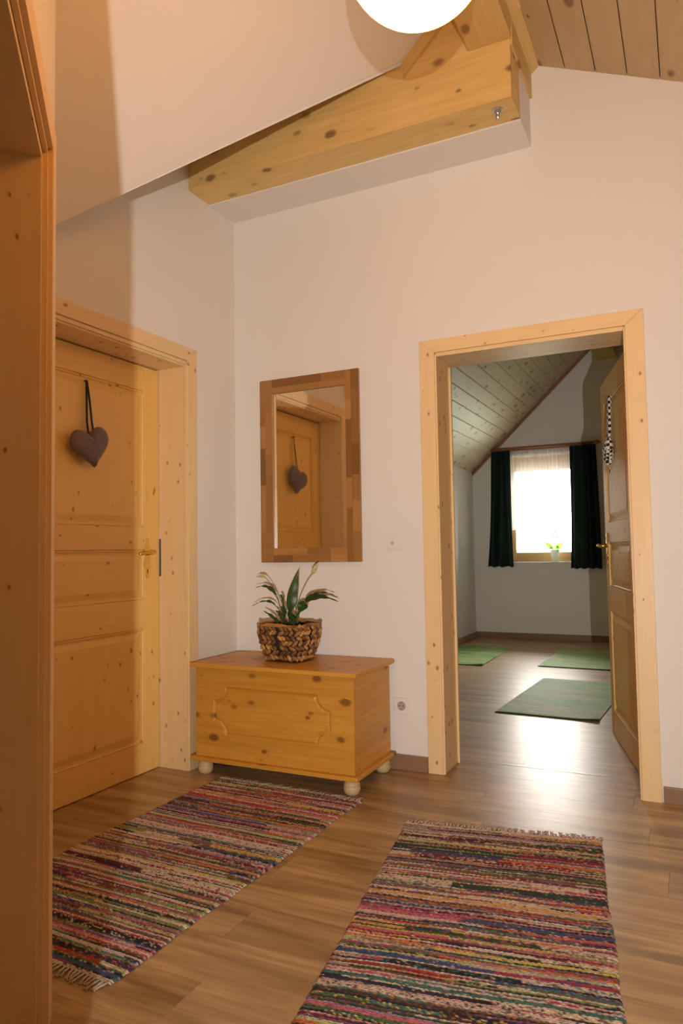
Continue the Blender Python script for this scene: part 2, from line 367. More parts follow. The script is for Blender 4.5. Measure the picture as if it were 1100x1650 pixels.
# far room shell
FY = 5.30
bm = bmesh.new()
WX0, WX1, WZ0, WZ1 = .27, 1.19, .915, 2.20
box(bm, (-.35, FY, -.05), (WX0, FY+.30, 4)); box(bm, (WX1, FY, -.05), (3.5, FY+.30, 4)); box(bm, (WX0, FY, -.05), (WX1, FY+.30, WZ0)); box(bm, (WX0, FY, WZ1), (WX1, FY+.30, 4))
struct(finish('wall_far', bm, WALL))
struct(B('wall_far_left', (-.35, .25, -.05), (-.10, FY, 2.3), WALL)); 
struct(B('wall_far_right', (3.16, .25, -.05), (3.4, FY, 2.3), WALL))
ce = struct(empty('ceiling_far'))
bm = bmesh.new(); poly_prism(bm, [(-.35, .1, zs(-.35)+.02), (RX, .1, zs(RX)+.02), (RX, FY+.3, zs(RX)+.02), (-.35, FY+.3, zs(-.35)+.02)], (0, 0, .12))
poly_prism(bm, [(RX, .1, zs(RX)+.02), (3.5, .1, zs(2*RX-3.5)+.02), (3.5, FY+.3, zs(2*RX-3.5)+.02), (RX, FY+.3, zs(RX)+.02)], (0, 0, .12))
finish('backing', bm, DARK, ce)
x = -.10
for k in range(17):
    x1 = x+.0925
    bm = bmesh.new()
    poly_prism(bm, [(x+.001, .25, zs(x+.001)+.003), (x+.004, .25, zs(x+.004)), (x1-.004, .25, zs(x1-.004)), (x1-.001, .25, zs(x1-.001)+.003), (x1-.001, .25, zs(x1)+.02), (x+.001, .25, zs(x)+.02)], (0, FY-.25, 0))
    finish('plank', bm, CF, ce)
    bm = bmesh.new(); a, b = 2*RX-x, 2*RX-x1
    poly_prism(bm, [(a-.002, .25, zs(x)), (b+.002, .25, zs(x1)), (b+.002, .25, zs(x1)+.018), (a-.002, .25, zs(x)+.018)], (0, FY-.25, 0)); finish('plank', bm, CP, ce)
    x = x1
struct(B('trim_4', (1.41, .25, 3.245), (1.628, FY, 3.70), BY, bev=.004))
bm = bmesh.new(); poly_prism(bm, [(-.10, FY-.03, zs(-.10)-.045), (1.41, FY-.03, zs(1.41)-.045), (1.41, FY-.03, zs(1.41)), (-.10, FY-.03, zs(-.10))], (0, .03, 0)); struct(finish('trim_5', bm, ROD))

# floors: single laminate planks
def plank_floor(name, x0, x1, y0, y1, pw=.192, pl=1.285):
    fr = struct(empty(name)); B('subfloor', (x0, y0, -.06), (x1, y1, -.0095), DARK, fr)
    full = None; row = 0; y = y1
    while y > y0+.01:
        ya = max(y0, y-pw); xs = x0-((row*.47) % 1.0)*pl
        while xs < x1:
            a, b = max(xs, x0), min(xs+pl, x1)
            if b-a > .02:
                isf = abs(b-a-pl) < 1e-6 and abs(y-ya-pw) < 1e-6
                if isf and full is not None:
                    o = full.copy(); COL.objects.link(o); o.location = (a, ya, 0)
                else:
                    bm = bmesh.new(); box(bm, (.0004, .0004, -.009), (b-a-.0004, y-ya-.0004, 0))
                    o = finish('plank', bm, FLOOR, fr, (a, ya, 0))
                    if isf: full = o
            xs += pl
        y = ya; row += 1
plank_floor('floor', -1.2, 3.5, -5.5, .262)
plank_floor('floor_far', -.10, 3.16, .266, FY)
struct(B('trim_6', (1.199, .2615, -.006), (2.083, .2665, .0012), STRIP))

# skirting
for nm, a, b in (('baseboard_back', (0.0, -.016, 0), (1.118, 0, .074)), ('baseboard_back_right', (2.168, -.016, 0), (3.5, 0, .068)), ('baseboard_far', (-.10, FY-.016, 0), (3.16, FY, .07))):
    struct(B(nm, a, b, BB, bev=.003, seg=2))
B2 = wood('skirting_oak_y', axis=1, base=(.33, .19, .105), grain=(.22, .115, .058), knot=(.1, .05, .03), rough=.4, kscale=3, krad=.04)
struct(B('baseboard_left', (0, -.36, 0), (.016, 0, .074), B2, bev=.003)); struct(B('baseboard_far_left', (-.10, .25, 0), (-.084, FY, .07), B2, bev=.003))
struct(B('baseboard_right', (3.484, -5.5, 0), (3.5, 0, .07), B2, bev=.003))

# ------------------------------------------------------------ beam
be = empty('ceiling_beam', (.85, -.3265, 3.0))
o = B('beam', (-.848, -.0895, 0), (.851, .0885, .30), BX, be, .004, 2)
bm = bmesh.new(); poly_prism(bm, [(.36, -.085, .3005), (.666, -.085, .3005), (.666, -.085, .66), (.45, -.085, .50)], (0, .09, 0)); finish('gable_board', bm, BX, be)
bm = bmesh.new(); x0, x1 = .37, .62
poly_prism(bm, [(x0, -.105, zs(x0+.85)-3.0-.075), (x1, -.105, zs(x1+.85)-3.0-.075), (x1, -.105, zs(x1+.85)-3.0-.004), (x0, -.105, zs(x0+.85)-3.0-.004)], (0, .0195, 0)); finish('edge_board', bm, BX, be)
tag(be, 'thick knotty pine beam running along the wall above the mirror', 'beam')
bt = empty('hex_bolt', (1.625, -.347, 3.0)); bt.scale = (1.45, 1.45, 1.45)
bm = bmesh.new(); lathe(bm, [(.017, 0), (.017, -.003)], n=20); finish('washer', bm, STEEL, bt)
bm = bmesh.new(); lathe(bm, [(.0105, -.003), (.0105, -.013)], n=6); finish('nut', bm, STEEL, bt)
bm = bmesh.new(); lathe(bm, [(.006, -.013), (.006, -.024), (.004, -.027)], n=12); finish('threaded_end', bm, STEEL, bt)
tag(bt, 'galvanised hex bolt with washer under the right end of the beam', 'bolt')

# ------------------------------------------------------------ doors
def handle(parent, x, z, y, sx, side):
    """brass long plate with lever; plate on the plane y, facing side (-1 = -y), lever pointing to sx"""
    h = empty('door_handle', (x, y, z)); h.parent = parent
    out = []
    for i in range(25):
        t = i/24; zz = -.135+.20*t; wd = .013+.006*math.sin(t*math.pi)+.005*math.cos(t*math.pi*6)
        if t < .05 or t > .95: wd = .006
        out.append((wd, zz))
    bm = bmesh.new(); pts = [(a, 0, b) for a, b in out]+[(-a, 0, b) for a, b in reversed(out)]
    poly_prism(bm, pts, (0, side*.005, 0)); p = finish('door_plate', bm, BRASS, h)
    return h
def door_leaf(root, w_, hgt, th, fx, name='door_leaf'):
    """leaf in local x 0..w_, face at y=0 and back at y=th; rails and sunk panels"""
    lf = B(name, (.0, .012, .004), (w_, th-.012, hgt), DZ, root)
    sw = .105
    def pc(nm, a, b, mat, bev=.003):
        for y0, y1 in ((0, .0115), (th-.0115, th)): B(nm, (a[0], y0, a[1]), (b[0], y1, b[1]), mat, lf, bev, 2)
    pc('stile', (0, .004), (sw, hgt), DZ); pc('stile', (w_-sw, .004), (w_, hgt), DZ)
    for z0, z1 in ((.004, .15), (.715, .86), (1.11, 1.225), (hgt-.125, hgt)): pc('rail', (sw+.0005, z0), (w_-sw-.0005, z1), DX)
    for z0, z1 in ((.15, .715), (.86, 1.11), (1.225, hgt-.125)):
        for side in (0, 1):
            # raised field with bevelled border
            a0, a1, c0, c1 = sw+.022, w_-sw-.022, z0+.022, z1-.022; bb = .028
            bm = bmesh.new(); yb = .0118 if side == 0 else th-.0118; yf = .0035 if side == 0 else th-.0035
            V = [bm.verts.new(p) for p in ((a0, yb, c0), (a1, yb, c0), (a1, yb, c1), (a0, yb, c1), (a0+bb, yf, c0+bb), (a1-bb, yf, c0+bb), (a1-bb, yf, c1-bb), (a0+bb, yf, c1-bb))]
            for i in range(4): bm.faces.new((V[i], V[(i+1) % 4], V[4+(i+1) % 4], V[4+i]))
            bm.faces.new(V[4:]); bmesh.ops.recalc_face_normals(bm, faces=bm.faces[:])
            if (bm.faces[4].normal.y > 0) == (side == 0): bmesh.ops.reverse_faces(bm, faces=bm.faces[:])
            finish('panel', bm, DX if z0 == .86 else DZ, lf)
            # moulding strip around the recess
            bm = bmesh.new(); y0, y1 = (.004, .0118) if side == 0 else (th-.0118, th-.004)
            for (p0, p1) in (((sw, z0), (w_-sw, z0+.011)), ((sw, z1-.011), (w_-sw, z1)), ((sw, z0+.011), (sw+.011, z1-.011)), ((w_-sw-.011, z0+.011), (w_-sw, z1-.011))):
                box(bm, (p0[0], y0, p0[1]), (p1[0], y1, p1[1]), .003)
            finish('moulding', bm, DX, lf)
    return lf
def lever_set(lf, x, z, yface, s, sx, mat=BRASS):
    """s = direction out of the face along y, sx = direction of the lever along x"""
    out = []
    for i in range(41):
        t = i/40; zz = -.125+.20*t; wd = .0125+.005*math.sin(t*math.pi)+.004*math.cos(t*math.pi*6)
        wd *= min(1, .25+6*min(t, 1-t)); out.append((wd, zz))
    bm = bmesh.new(); poly_prism(bm, [(x+a, yface, z+b) for a, b in out]+[(x-a, yface, z+b) for a, b in reversed(out)], (0, s*.005, 0)); finish('door_plate', bm, mat, lf)
    y = yface+s*.005
    bm = bmesh.new(); tube(bm, [(x, y, z), (x, y+s*.02, z), (x, y+s*.042, z), (x+sx*.012, y+s*.050, z+.001), (x+sx*.04, y+s*.052, z+.004), (x+sx*.075, y+s*.050, z-.001), (x+sx*.100, y+s*.047, z-.004), (x+sx*.112, y+s*.046, z-.003)],
                           [.013, .009, .008, .0085, .009, .0065, .009, .005], 12)
    finish('door_handle', bm, mat, lf, smooth=True)
    bm = bmesh.new(); lathe(bm, [(.0045, 0), (.0045, .001)], (x, y+s*.0002, z-.085), 14, 'Y'); box(bm, (x-.002, y-.0005, z-.1), (x+.002, y+s*.0012, z-.085)); finish('keyhole', bm, PDARK, lf)

# door_1 (left wall): local x = -Y direction... frame origin at right jamb
D1 = struct(empty('door_1', (0, -.447, 0), -math.pi/2))     # local x -> -Y, local y -> +X
OW = .936
def d1(nm, a, b, mat, bev=.002): return B(nm, a, b, mat, D1, bev, 2)
def mitred(root, w_, c0, zi, zo, y0, dy):
    g = .0004
    for pts, mt in (([(-c0, 0), (-g, 0), (-g, zi), (-c0, zo-g)], PZ), ([(w_+g, 0), (w_+c0, 0), (w_+c0, zo-g), (w_+g, zi)], PZ), ([(0, zi+g), (w_, zi+g), (w_+c0-g, zo), (-c0+g, zo)], PX)):
        bm = bmesh.new(); poly_prism(bm, [(a, y0, b) for a, b in pts], (0, dy, 0))
        bmesh.ops.bevel(bm, geom=[e_ for e_ in bm.edges if abs(e_.verts[0].co.y-(y0+dy)) < 1e-5 and abs(e_.verts[1].co.y-(y0+dy)) < 1e-5], offset=.0015, segments=1, affect='EDGES')
        finish('casing', bm, mt, root)
mitred(D1, OW, .072, 2.080, 2.150, 0, .016)
d1('jamb_lining', (-.013, -.25, 0), (.005, -.001, 2.068), PZ); d1('jamb_lining', (OW-.005, -.25, 0), (OW+.013, -.001, 2.068), PZ); d1('head_lining', (.005, -.25, 2.052), (OW-.005, -.001, 2.068), PX)
d1('jamb_bead', (-.006, -.0, 0), (.009, .009, 2.062), PZ, .003); d1('jamb_bead', (.005, -.168, 0), (.048, -.150, 2.045), PZ, .003) if False else None
d1('head_bead', (.009, 0, 2.060), (OW-.009, .009, 2.079), PX, .003)
d1('jamb_stop', (.005, -.25, 0), (.057, -.212, 2.052), PZ); d1('head_stop', (.057, -.25, 2.02), (OW-.06, -.212, 2.052), PX)
d1('jamb_stop', (OW-.06, -.25, 0), (OW-.005, -.212, 2.052), PZ)
lr = empty('door_leaf', (.059-.05, 0, 0)); 
# leaf mesh: local x 0..w along -Y, face towards +X: local y face must look to +y, so build with rotation
bpy.data.objects.remove(lr)
LF1 = door_leaf(None, .915, 2.045, .040, 0); LF1.parent = D1; LF1.location = (OW-.010, -.170, 0); LF1.rotation_euler = (0, 0, math.pi)
lever_set(LF1, .915-.088, 1.093, 0, -1, -1)
d1('strike_plate', (.0055, -.169, .972), (.0068, -.158, 1.165), DSTEEL, 0)
# door_2 (doorway in the back wall), leaf stands open into the far room
D2 = struct(empty('door_2', (1.199, 0, 0)))
W2 = .884
def d2(nm, a, b, mat, bev=.002): return B(nm, a, b, mat, D2, bev, 2)
mitred(D2, W2, .078, 2.066, 2.132, 0, -.016)
d2('jamb_lining', (-.014, .001, 0), (0.002, .262, 2.068), PZ); d2('jamb_lining', (W2-.002, .001, 0), (W2+.014, .262, 2.068), PZ); d2('head_lining', (.002, .001, 2.052), (W2-.002, .262, 2.068), PX)
d2('jamb_bead', (-.002, -.009, 0), (.008, .0, 2.056), PZ, .003); d2('jamb_bead', (W2-.008, -.009, 0), (W2+.002, 0, 2.056), PZ, .003); d2('head_bead', (.008, -.009, 2.046), (W2-.008, 0, 2.066), PX, .003)
d2('jamb_stop', (.002, .205, 0), (.014, .22, 2.04), PZ); 
d2('casing', (-.07, .25, 0), (-.0, .266, 2.13), PZ); d2('casing', (W2, .25, 0), (W2+.07, .266, 2.13), PZ); d2('casing', (0, .25, 2.069), (W2, .266, 2.13), PX)
th2 = math.atan2(1.12-.286, 1.857-2.065)
LF2 = door_leaf(None, .862, 2.045, .040, 0); LF2.parent = D2; LF2.location = (2.065-1.199, .290, 0); LF2.rotation_euler = (0, 0, th2)
# with this rotation local +y looks to -X/-Y (towards the doorway)
LF2.location = LF2.location - Vector((-math.sin(th2), math.cos(th2), 0))*.040
lever_set(LF2, .862-.060, 1.093, .040, 1, -1); lever_set(LF2, .862-.060, 1.093, 0, -1, -1)
for z in (.25, 1.75):
    bm = bmesh.new(); lathe(bm, [(.007, 0), (.007, .09)], (0, .045, z), 12); finish('hinge', bm, BRASS, LF2)

# ------------------------------------------------------------ hearts
def heart_mesh(w_, h_, t_):
    bm = bmesh.new(); n = 64; rn = 9; front = []; back = []
    ol = []
    for i in range(n):
        a = 2*math.pi*i/n; x = 16*abs(math.sin(a))**2.45*(1 if math.sin(a) > 0 else -1); y = 13*math.cos(a)-5*math.cos(2*a)-2*math.cos(3*a)-math.cos(4*a); ol.append((x/32*w_, (y+2.5)/29*h_))
    for s in (1, -1):
        rings = []
        for k in range(1, rn+1):
            r = k/rn; z = s*t_*(1-r**2.6)**.55 if r < 1 else 0
            rings.append([(x*r, -z*(1+.06*math.sin(9*x/w_+4*y/h_)), y*r) for x, y in ol])
        (front if s == 1 else back).extend(rings)
    cv = {}
    for s, rings in ((1, front), (-1, back)):
        vs = []
        for k, ring in enumerate(rings):
            if k == rn-1 and s == -1: vs.append(cv['rim']); continue
            vs.append([bm.verts.new(p) for p in ring])
            if k == rn-1: cv['rim'] = vs[-1]
        c = bm.verts.new((0, -s*t_, 0))
        for i in range(n): bm.faces.new((c, vs[0][i], vs[0][(i+1) % n]))
        for a, b in zip(vs, vs[1:]):
            for i in range(n): bm.faces.new((a[i], b[i], b[(i+1) % n], a[(i+1) % n]))
    bmesh.ops.recalc_face_normals(bm, faces=bm.faces[:]); return bm
def ribbon(bm, pts, wid, wdir):
    wdir = Vector(wdir)*wid/2; A = [(bm.verts.new(Vector(p)-wdir), bm.verts.new(Vector(p)+wdir)) for p in pts]
    for a, b in zip(A, A[1:]): bm.faces.new((a[0], a[1], b[1], b[0]))
    r = bmesh.ops.solidify(bm, geom=bm.faces[:], thickness=.0012)
h1 = empty('heart_ornament', (-.128, -.965, 1.575), math.pi/2)      # local -y -> +X (towards the hall)
finish('heart_cushion', heart_mesh(.232, .182, .034), FELT, h1, smooth=True, rot=(0, math.radians(-14), 0))
bm = bmesh.new(); ribbon(bm, [(-.012, .004, .062), (-.014, .012, .12), (-.006, .022, .22), (0, .030, .318)], .012, (1, -.15, 0)); finish('hanging_ribbon', bm, RIBBON, h1)
bm = bmesh.new(); ribbon(bm, [(.014, -.002, .062), (.012, .008, .12), (.008, .018, .22), (0, .028, .318)], .012, (1, -.15, 0)); finish('hanging_ribbon', bm, RIBBON, h1)
bm = bmesh.new(); lathe(bm, [(.004, 0), (.004, .022)], (0, .022, .314), 10, 'Y'); finish('nail', bm, DSTEEL, h1)
tag(h1, 'grey stuffed fabric heart hanging by a ribbon on the left pine door', 'ornament')
# checked heart on door_2 leaf; placed on the leaf's doorway face
axu = Vector((math.cos(th2), math.sin(th2), 0)); axn = Vector((-math.sin(th2), math.cos(th2), 0))
pos = Vector((2.065, .290, 0))+axu*.45+axn*.030; pos.z = 1.60
h2 = empty('heart_ornament', pos, th2+math.pi)
finish('heart_cushion', heart_mesh(.125, .15, .028), CHECK, h2, smooth=True, rot=(0, math.radians(-8), 0))
bm = bmesh.new(); tube(bm, [(.004, .0, .05), (.024, .008, .12), (.022, .012, .22), (.02, .016, .30)], .0085, 8); finish('hanging_ribbon', bm, CHECK, h2)
bm = bmesh.new(); tube(bm, [(-.012, .0, .05), (-.002, .006, .12), (.008, .010, .22), (.018, .014, .30)], .0085, 8); finish('hanging_ribbon', bm, CHECK, h2)
bm = bmesh.new(); tube(bm, [(.0, 0, -.085), (.005, .003, -.10), (-.004, .0, -.115)], .004, 6); finish('tassel', bm, CHECK, h2)
tag(h2, 'black and white checked heart hanging on the open door at right', 'ornament')

# ------------------------------------------------------------ globe lamp
dr = (R @ Vector((671-550, -(-92-825), -1150))).normalized(); LP = CAM+dr*2.1
gl = empty('globe_lamp', LP)
bm = bmesh.new(); bmesh.ops.create_uvsphere(bm, u_segments=48, v_segments=32, radius=.172); finish('glass_globe', bm, OPAL, gl, smooth=True)
ztop = zr(LP.x)-LP.z
bm = bmesh.new(); lathe(bm, [(.045, .168), (.045, .20), (.02, .225), (.008, .24)], n=24); finish('globe_holder', bm, STEEL, gl)
bm = bmesh.new(); tube(bm, [(0, 0, .235), (0, 0, ztop-.03)], .0035, 8); finish('lamp_cord', bm, PLASTIC, gl)
bm = bmesh.new(); lathe(bm, [(.01, ztop-.07), (.05, ztop-.04), (.055, ztop+.005)], n=24); finish('ceiling_rose', bm, PLASTIC, gl)
tag(gl, 'glowing white glass globe lamp hanging from the ceiling above the hall', 'lamp')

# ------------------------------------------------------------ mirror with patchwork wooden frame
mr = empty('wall_mirror', (.483, -.001, 1.03))      # local z 0 .. 1.008
MW, MH, FWD = .605, 1.010, .078
bm = bmesh.new(); box(bm, (-MW/2+.01, -.006, .01), (MW/2-.01, 0, MH-.01)); finish('backing_board', bm, DARK, mr)
B('mirror_glass', (-MW/2+FWD-.005, -.010, FWD-.005), (MW/2-FWD+.005, -.0065, MH-FWD+.005), MIRROR, mr)
rs = random.Random(4)
def staves(nm, horizontal, a0, a1, c0, c1):
    fr = None; bmb = bmesh.new()
    if horizontal: box(bmb, (a0, -.0205, c0), (a1, -.0065, c1))
    else: box(bmb, (c0, -.0205, a0), (c1, -.0065, a1))
    fr = finish(nm, bmb, ACX if horizontal else ACA, mr)
    ncol = 2
    cut = c0+(c1-c0)*rs.choice((.42, .5, .58))
    for (p, q_) in ((c0, cut), (cut, c1)):
        t = a0
        while t < a1-1e-4:
            e_ = min(a1, t+rs.uniform(.10, .32))
            if a1-e_ < .05: e_ = a1
            g = .0003
            if horizontal: B('stave', (t+g, -.022, p+g), (e_-g, -.0206, q_-g), ACX, fr)
            else: B('stave', (p+g, -.022, t+g), (q_-g, -.0206, e_-g), ACA, fr)
            t = e_
staves('frame_stile', False, 0, MH, -MW/2, -MW/2+FWD); staves('frame_stile', False, 0, MH, MW/2-FWD, MW/2)
staves('frame_rail', True, -MW/2+FWD+.0005, MW/2-FWD-.0005, 0, FWD); staves('frame_rail', True, -MW/2+FWD+.0005, MW/2-FWD-.0005, MH-FWD, MH)
tag(mr, 'tall mirror in a patchwork brown wood frame above the chest', 'mirror')

# ------------------------------------------------------------ switch and socket
sw = empty('light_switch', (.958, 0, 1.127))
B('switch_frame', (-.040, -.009, -.040), (.040, 0, .040), PLASTIC, sw, .004, 3); B('rocker', (-.028, -.0125, -.028), (.028, -.009, .028), PLASTIC, sw, .002, 2)
B('indicator_window', (-.012, -.0135, -.012), (.004, -.0125, .004), flat('grey_plastic', (.5, .47, .43), .3), sw, .0003)
tag(sw, 'square white light switch between the mirror and the doorway', 'switch')
so = empty('wall_socket', (.985, 0, .312))
B('socket_frame', (-.040, -.009, -.040), (.040, 0, .040), PLASTIC, so, .004, 3)
bm = bmesh.new(); 
rings = [(.029, -.0092), (.0265, -.0092), (.0215, -.0096), (.0205, -.002)]
lathe(bm, [(.027, .009), (.027, .0112), (.0225, .0112), (.0215, .0094)], (0, 0, 0), 32, 'Y')
for v in bm.verts: v.co.y = -abs(v.co.y)
bmesh.ops.recalc_face_normals(bm, faces=bm.faces[:]); finish('socket_ring', bm, PLASTIC, so)
bm = bmesh.new(); lathe(bm, [(.0225, .0095), (.0225, .0114)], (0, 0, 0), 32, 'Y')
for v in bm.verts: v.co.y = -abs(v.co.y)
finish('socket_well', bm, flat('shaded_plastic', (.42, .36, .30), .4), so)
for dx in (-.0095, .0095):
    bm = bmesh.new(); lathe(bm, [(.003, .0114), (.003, .0122)], (dx, 0, 0), 12, 'Y')
    for v in bm.verts: v.co.y = -abs(v.co.y)
    finish('pin_hole', bm, PDARK, so)
for dz in (-.019, .016): B('earth_clip', (-.003, -.0128, dz), (.003, -.0115, dz+.004), DSTEEL, so)
tag(so, 'white wall socket low on the wall, right of the chest', 'socket')

# ------------------------------------------------------------ chest
ct = empty('blanket_chest', (.513, -.26, 0))
def cb(nm, a, b, mat, bev=.003, parent=ct): return B(nm, a, b, mat, parent, bev, 3)
X0, X1, Y0, Y1 = -.442, .425, -.205, .215
cb('side_panel', (X1-.02, Y0+.0205, .092), (X1, Y1, .523), CY); cb('side_panel', (X0, Y0+.0205, .092), (X0+.02, Y1, .523), CY); cb('back_panel', (X0+.0205, Y1-.02, .092), (X1-.0205, Y1, .523), CX)
# front with routed panel groove
import math as _m
def front():
    nx, nz = 150, 84; bm = bmesh.new(); zc0, zc1 = .092, .523
    cx, cz, hw, hh, cr, st = (X0+X1)/2-.006, .318, .318, .113, .038, .030
    def sd(x, z):     # distance to outline with stepped, inward curved corners
        x = abs(x-cx); z = abs(z-cz); d = max(x-hw, z-hh)
        # corner cut: circle centred on the corner of the box
        c = (cr+st)-_m.hypot(x-hw, z-hh) 
        return max(d, c) if x > hw-cr-st-.05 and z > hh-cr-st-.05 else d
    g = []
    for j in range(nz+1):
        row = []
        for i in range(nx+1):
            x = X0+(X1-X0)*i/nx; z = zc0+(zc1-zc0)*j/nz; s = sd(x, z)
            dep = .010*max(0, 1-abs(s+.004)/.009)
            if s < -.014: dep = .0015
            row.append(bm.verts.new((x, Y0+dep, z)))
        g.append(row)
    for j in range(nz):
        for i in range(nx): bm.faces.new((g[j][i], g[j][i+1], g[j+1][i+1], g[j+1][i]))
    bk = [bm.verts.new(p) for p in ((X0, Y0+.02, zc0), (X1, Y0+.02, zc0), (X1, Y0+.02, zc1), (X0, Y0+.02, zc1))]
    bm.faces.new(bk[::-1]); bm.faces.new([g[0][i] for i in range(nx, -1, -1)]+[bk[0], bk[1]]); bm.faces.new([g[nz][i] for i in range(nx+1)]+[bk[2], bk[3]])
    bm.faces.new([g[j][0] for j in range(nz+1)]+[bk[3], bk[0]]); bm.faces.new([g[j][nx] for j in range(nz, -1, -1)]+[bk[1], bk[2]])
    return bm
finish('front_panel', front(), CX, ct)
cb('lid', (X0-.022, Y0-.026, .5235), (X1+.022, Y1+.020, .545), CX, .008)
cb('base_board', (X0-.022, Y0-.026, .072), (X1+.022, Y1+.018, .0915), CX, .006)
fprof = [(.020, 0), (.030, .004), (.037, .018), (.0385, .032), (.0375, .038), (.0355, .040), (.0375, .042), (.037, .050), (.032, .060), (.024, .066), (.026, .072)]
f0 = None
for fx in (X0+.035, X1-.030):
    for fy in (Y0+.03, Y1-.035):
        if f0 is None:
            bm = bmesh.new(); lathe(bm, fprof, n=32); f0 = finish('bun_foot', bm, FOOT, ct, (fx, fy, 0), smooth=True)
        else:
            o = f0.copy(); COL.objects.link(o); o.location = (fx, fy, 0)
for sx in (-.25, .25): B('lid_hinge', (sx-.03, Y1+.0, .50), (sx+.03, Y1+.003, .523), BRASS, ct)
tag(ct, 'honey pine chest with carved front panel and round bun feet', 'chest')

# ------------------------------------------------------------ basket with peace lily
bk = empty('woven_basket', (.478, -.235, .5505), math.radians(-6))
BH = .180
def sec(t, hx, hy, p=6.5):
    c, s_ = math.cos(t), math.sin(t); return Vector((hx*abs(c)**(2/p)*(1 if c >= 0 else -1), hy*abs(s_)**(2/p)*(1 if s_ >= 0 else -1), 0))
def hx(z): t = z/BH; return .100+.034*math.sin(min(1, t*1.15)*math.pi/2)
def hy(z): t = z/BH; return .080+.030*math.sin(min(1, t*1.15)*math.pi/2)
rb = random.Random(11)
def strand(bm, lay, za, rad, n, phase, twist):
    ring_n = 8; prev = None; first = None; tone = .5
    for i in range(n+1):
        t = 2*math.pi*(i % n)/n; c = sec(t, hx(za), hy(za)); c2 = sec(t+.01, hx(za), hy(za)); tg = (c2-c).normalized(); nrm = Vector((tg.y, -tg.x, 0))
        ph = (i % n)*twist+phase; lump = .62+.5*abs(math.sin(ph))
        off = nrm*(.0035*math.sin(ph*.5+phase)); zo = .003*math.sin(ph)
        if (i % n) % 4 == 0: tone = rb.random()
        ring = []
        for k in range(ring_n):
            a = 2*math.pi*k/ring_n; v = bm.verts.new(c+off+nrm*(math.cos(a)*rad*lump)+Vector((0, 0, za+zo+math.sin(a)*rad*1.05*lump))) if i < n else first[k]
            if i < n: v[lay] = max(0, min(1, tone+rb.uniform(-.12, .12)))
            ring.append(v)
        if first is None: first = ring
        if prev: 
            for k in range(ring_n): bm.faces.new((prev[k], prev[(k+1) % ring_n], ring[(k+1) % ring_n], ring[k]))
        prev = ring
def arcpts(z, n, ph):
    M = 720; P = [sec(2*math.pi*k/M, hx(z), hy(z)) for k in range(M+1)]; L = [0.0]
    for a_, b_ in zip(P, P[1:]): L.append(L[-1]+(b_-a_).length)
    out = []; k = 0
    for i in range(n):
        d_ = min((i+ph+rb.uniform(-.15, .15)) % n, n-.01)/n*L[-1]; k = next(q_ for q_ in range(M) if L[q_+1] >= d_); out.append(2*math.pi*(k+(d_-L[k])/max(1e-9, L[k+1]-L[k]))/M)
    return out
for j in range(7):
    z = .018+j*(BH-.034)/6; n = 25+j; bm = bmesh.new(); arc = arcpts(z, n, .5*(j % 2)); lay = bm.verts.layers.float.new('tone')
    for i in range(n):
        t = arc[i]; c = sec(t, hx(z), hy(z)); c2 = sec(t+.02, hx(z), hy(z)); tg = (c2-c).normalized(); nrm = Vector((tg.y, -tg.x, 0))
        a = math.radians((38 if j % 2 else -38)+rb.uniform(-14, 14)); ax = tg*math.cos(a)+Vector((0, 0, math.sin(a))); up = nrm.cross(ax)
        ln = rb.uniform(.018, .024); M_ = Matrix(((ax.x, nrm.x, up.x), (ax.y, nrm.y, up.y), (ax.z, nrm.z, up.z))).to_4x4()
        r_ = bmesh.ops.create_uvsphere(bm, u_segments=8, v_segments=6, radius=1.0, matrix=Matrix.Translation(c+nrm*rb.uniform(-.002, .002)+Vector((0, 0, z))) @ M_ @ Matrix.Diagonal((ln, .0068, .0098, 1)))
        tone = rb.random()**1.3
        for v in r_['verts']: v[lay] = max(0, min(1, tone+rb.uniform(-.15, .15)))
    finish('woven_strand', bm, HYA, bk, smooth=True)['kind'] = 'stuff'
for z in (.0125, BH-.006):
    bm = bmesh.new(); lay = bm.verts.layers.float.new('tone'); strand(bm, lay, z, .0085, 150, z*50, .5)
    bmesh.ops.recalc_face_normals(bm, faces=bm.faces[:]); finish('rim', bm, HYA, bk, smooth=True)
bm = bmesh.new(); V = []
for zz, k in ((.004, .95), (BH-.012, .97)): V.append([bm.verts.new(sec(2*math.pi*i/48, hx(zz)*k, hy(zz)*k)+Vector((0, 0, zz))) for i in range(48)])
for i in range(48): bm.faces.new((V[0][i], V[0][(i+1) % 48], V[1][(i+1) % 48], V[1][i]))
bm.faces.new(V[0][::-1]); finish('liner', bm, DARK, bk)
tag(bk, 'brown woven water hyacinth basket standing on the pine chest', 'basket')
pl = empty('peace_lily', (.478, -.235, .555), math.radians(0))
bm = bmesh.new(); V0 = [bm.verts.new(sec(2*math.pi*i/40, .106, .084, 3.6)+Vector((0, 0, BH-.045+.003*math.sin(i*2.3)))) for i in range(40)]; bm.faces.new(V0)
V1 = [bm.verts.new(v.co*.75-Vector((0, 0, .04))) for v in V0]; 
for i in range(40): bm.faces.new((V0[i], V1[i], V1[(i+1) % 40], V0[(i+1) % 40]))
finish('soil', bm, SOIL, pl)
def bez(p0, p1, p2, t): return p0*(1-t)**2+p1*2*t*(1-t)+p2*t*t
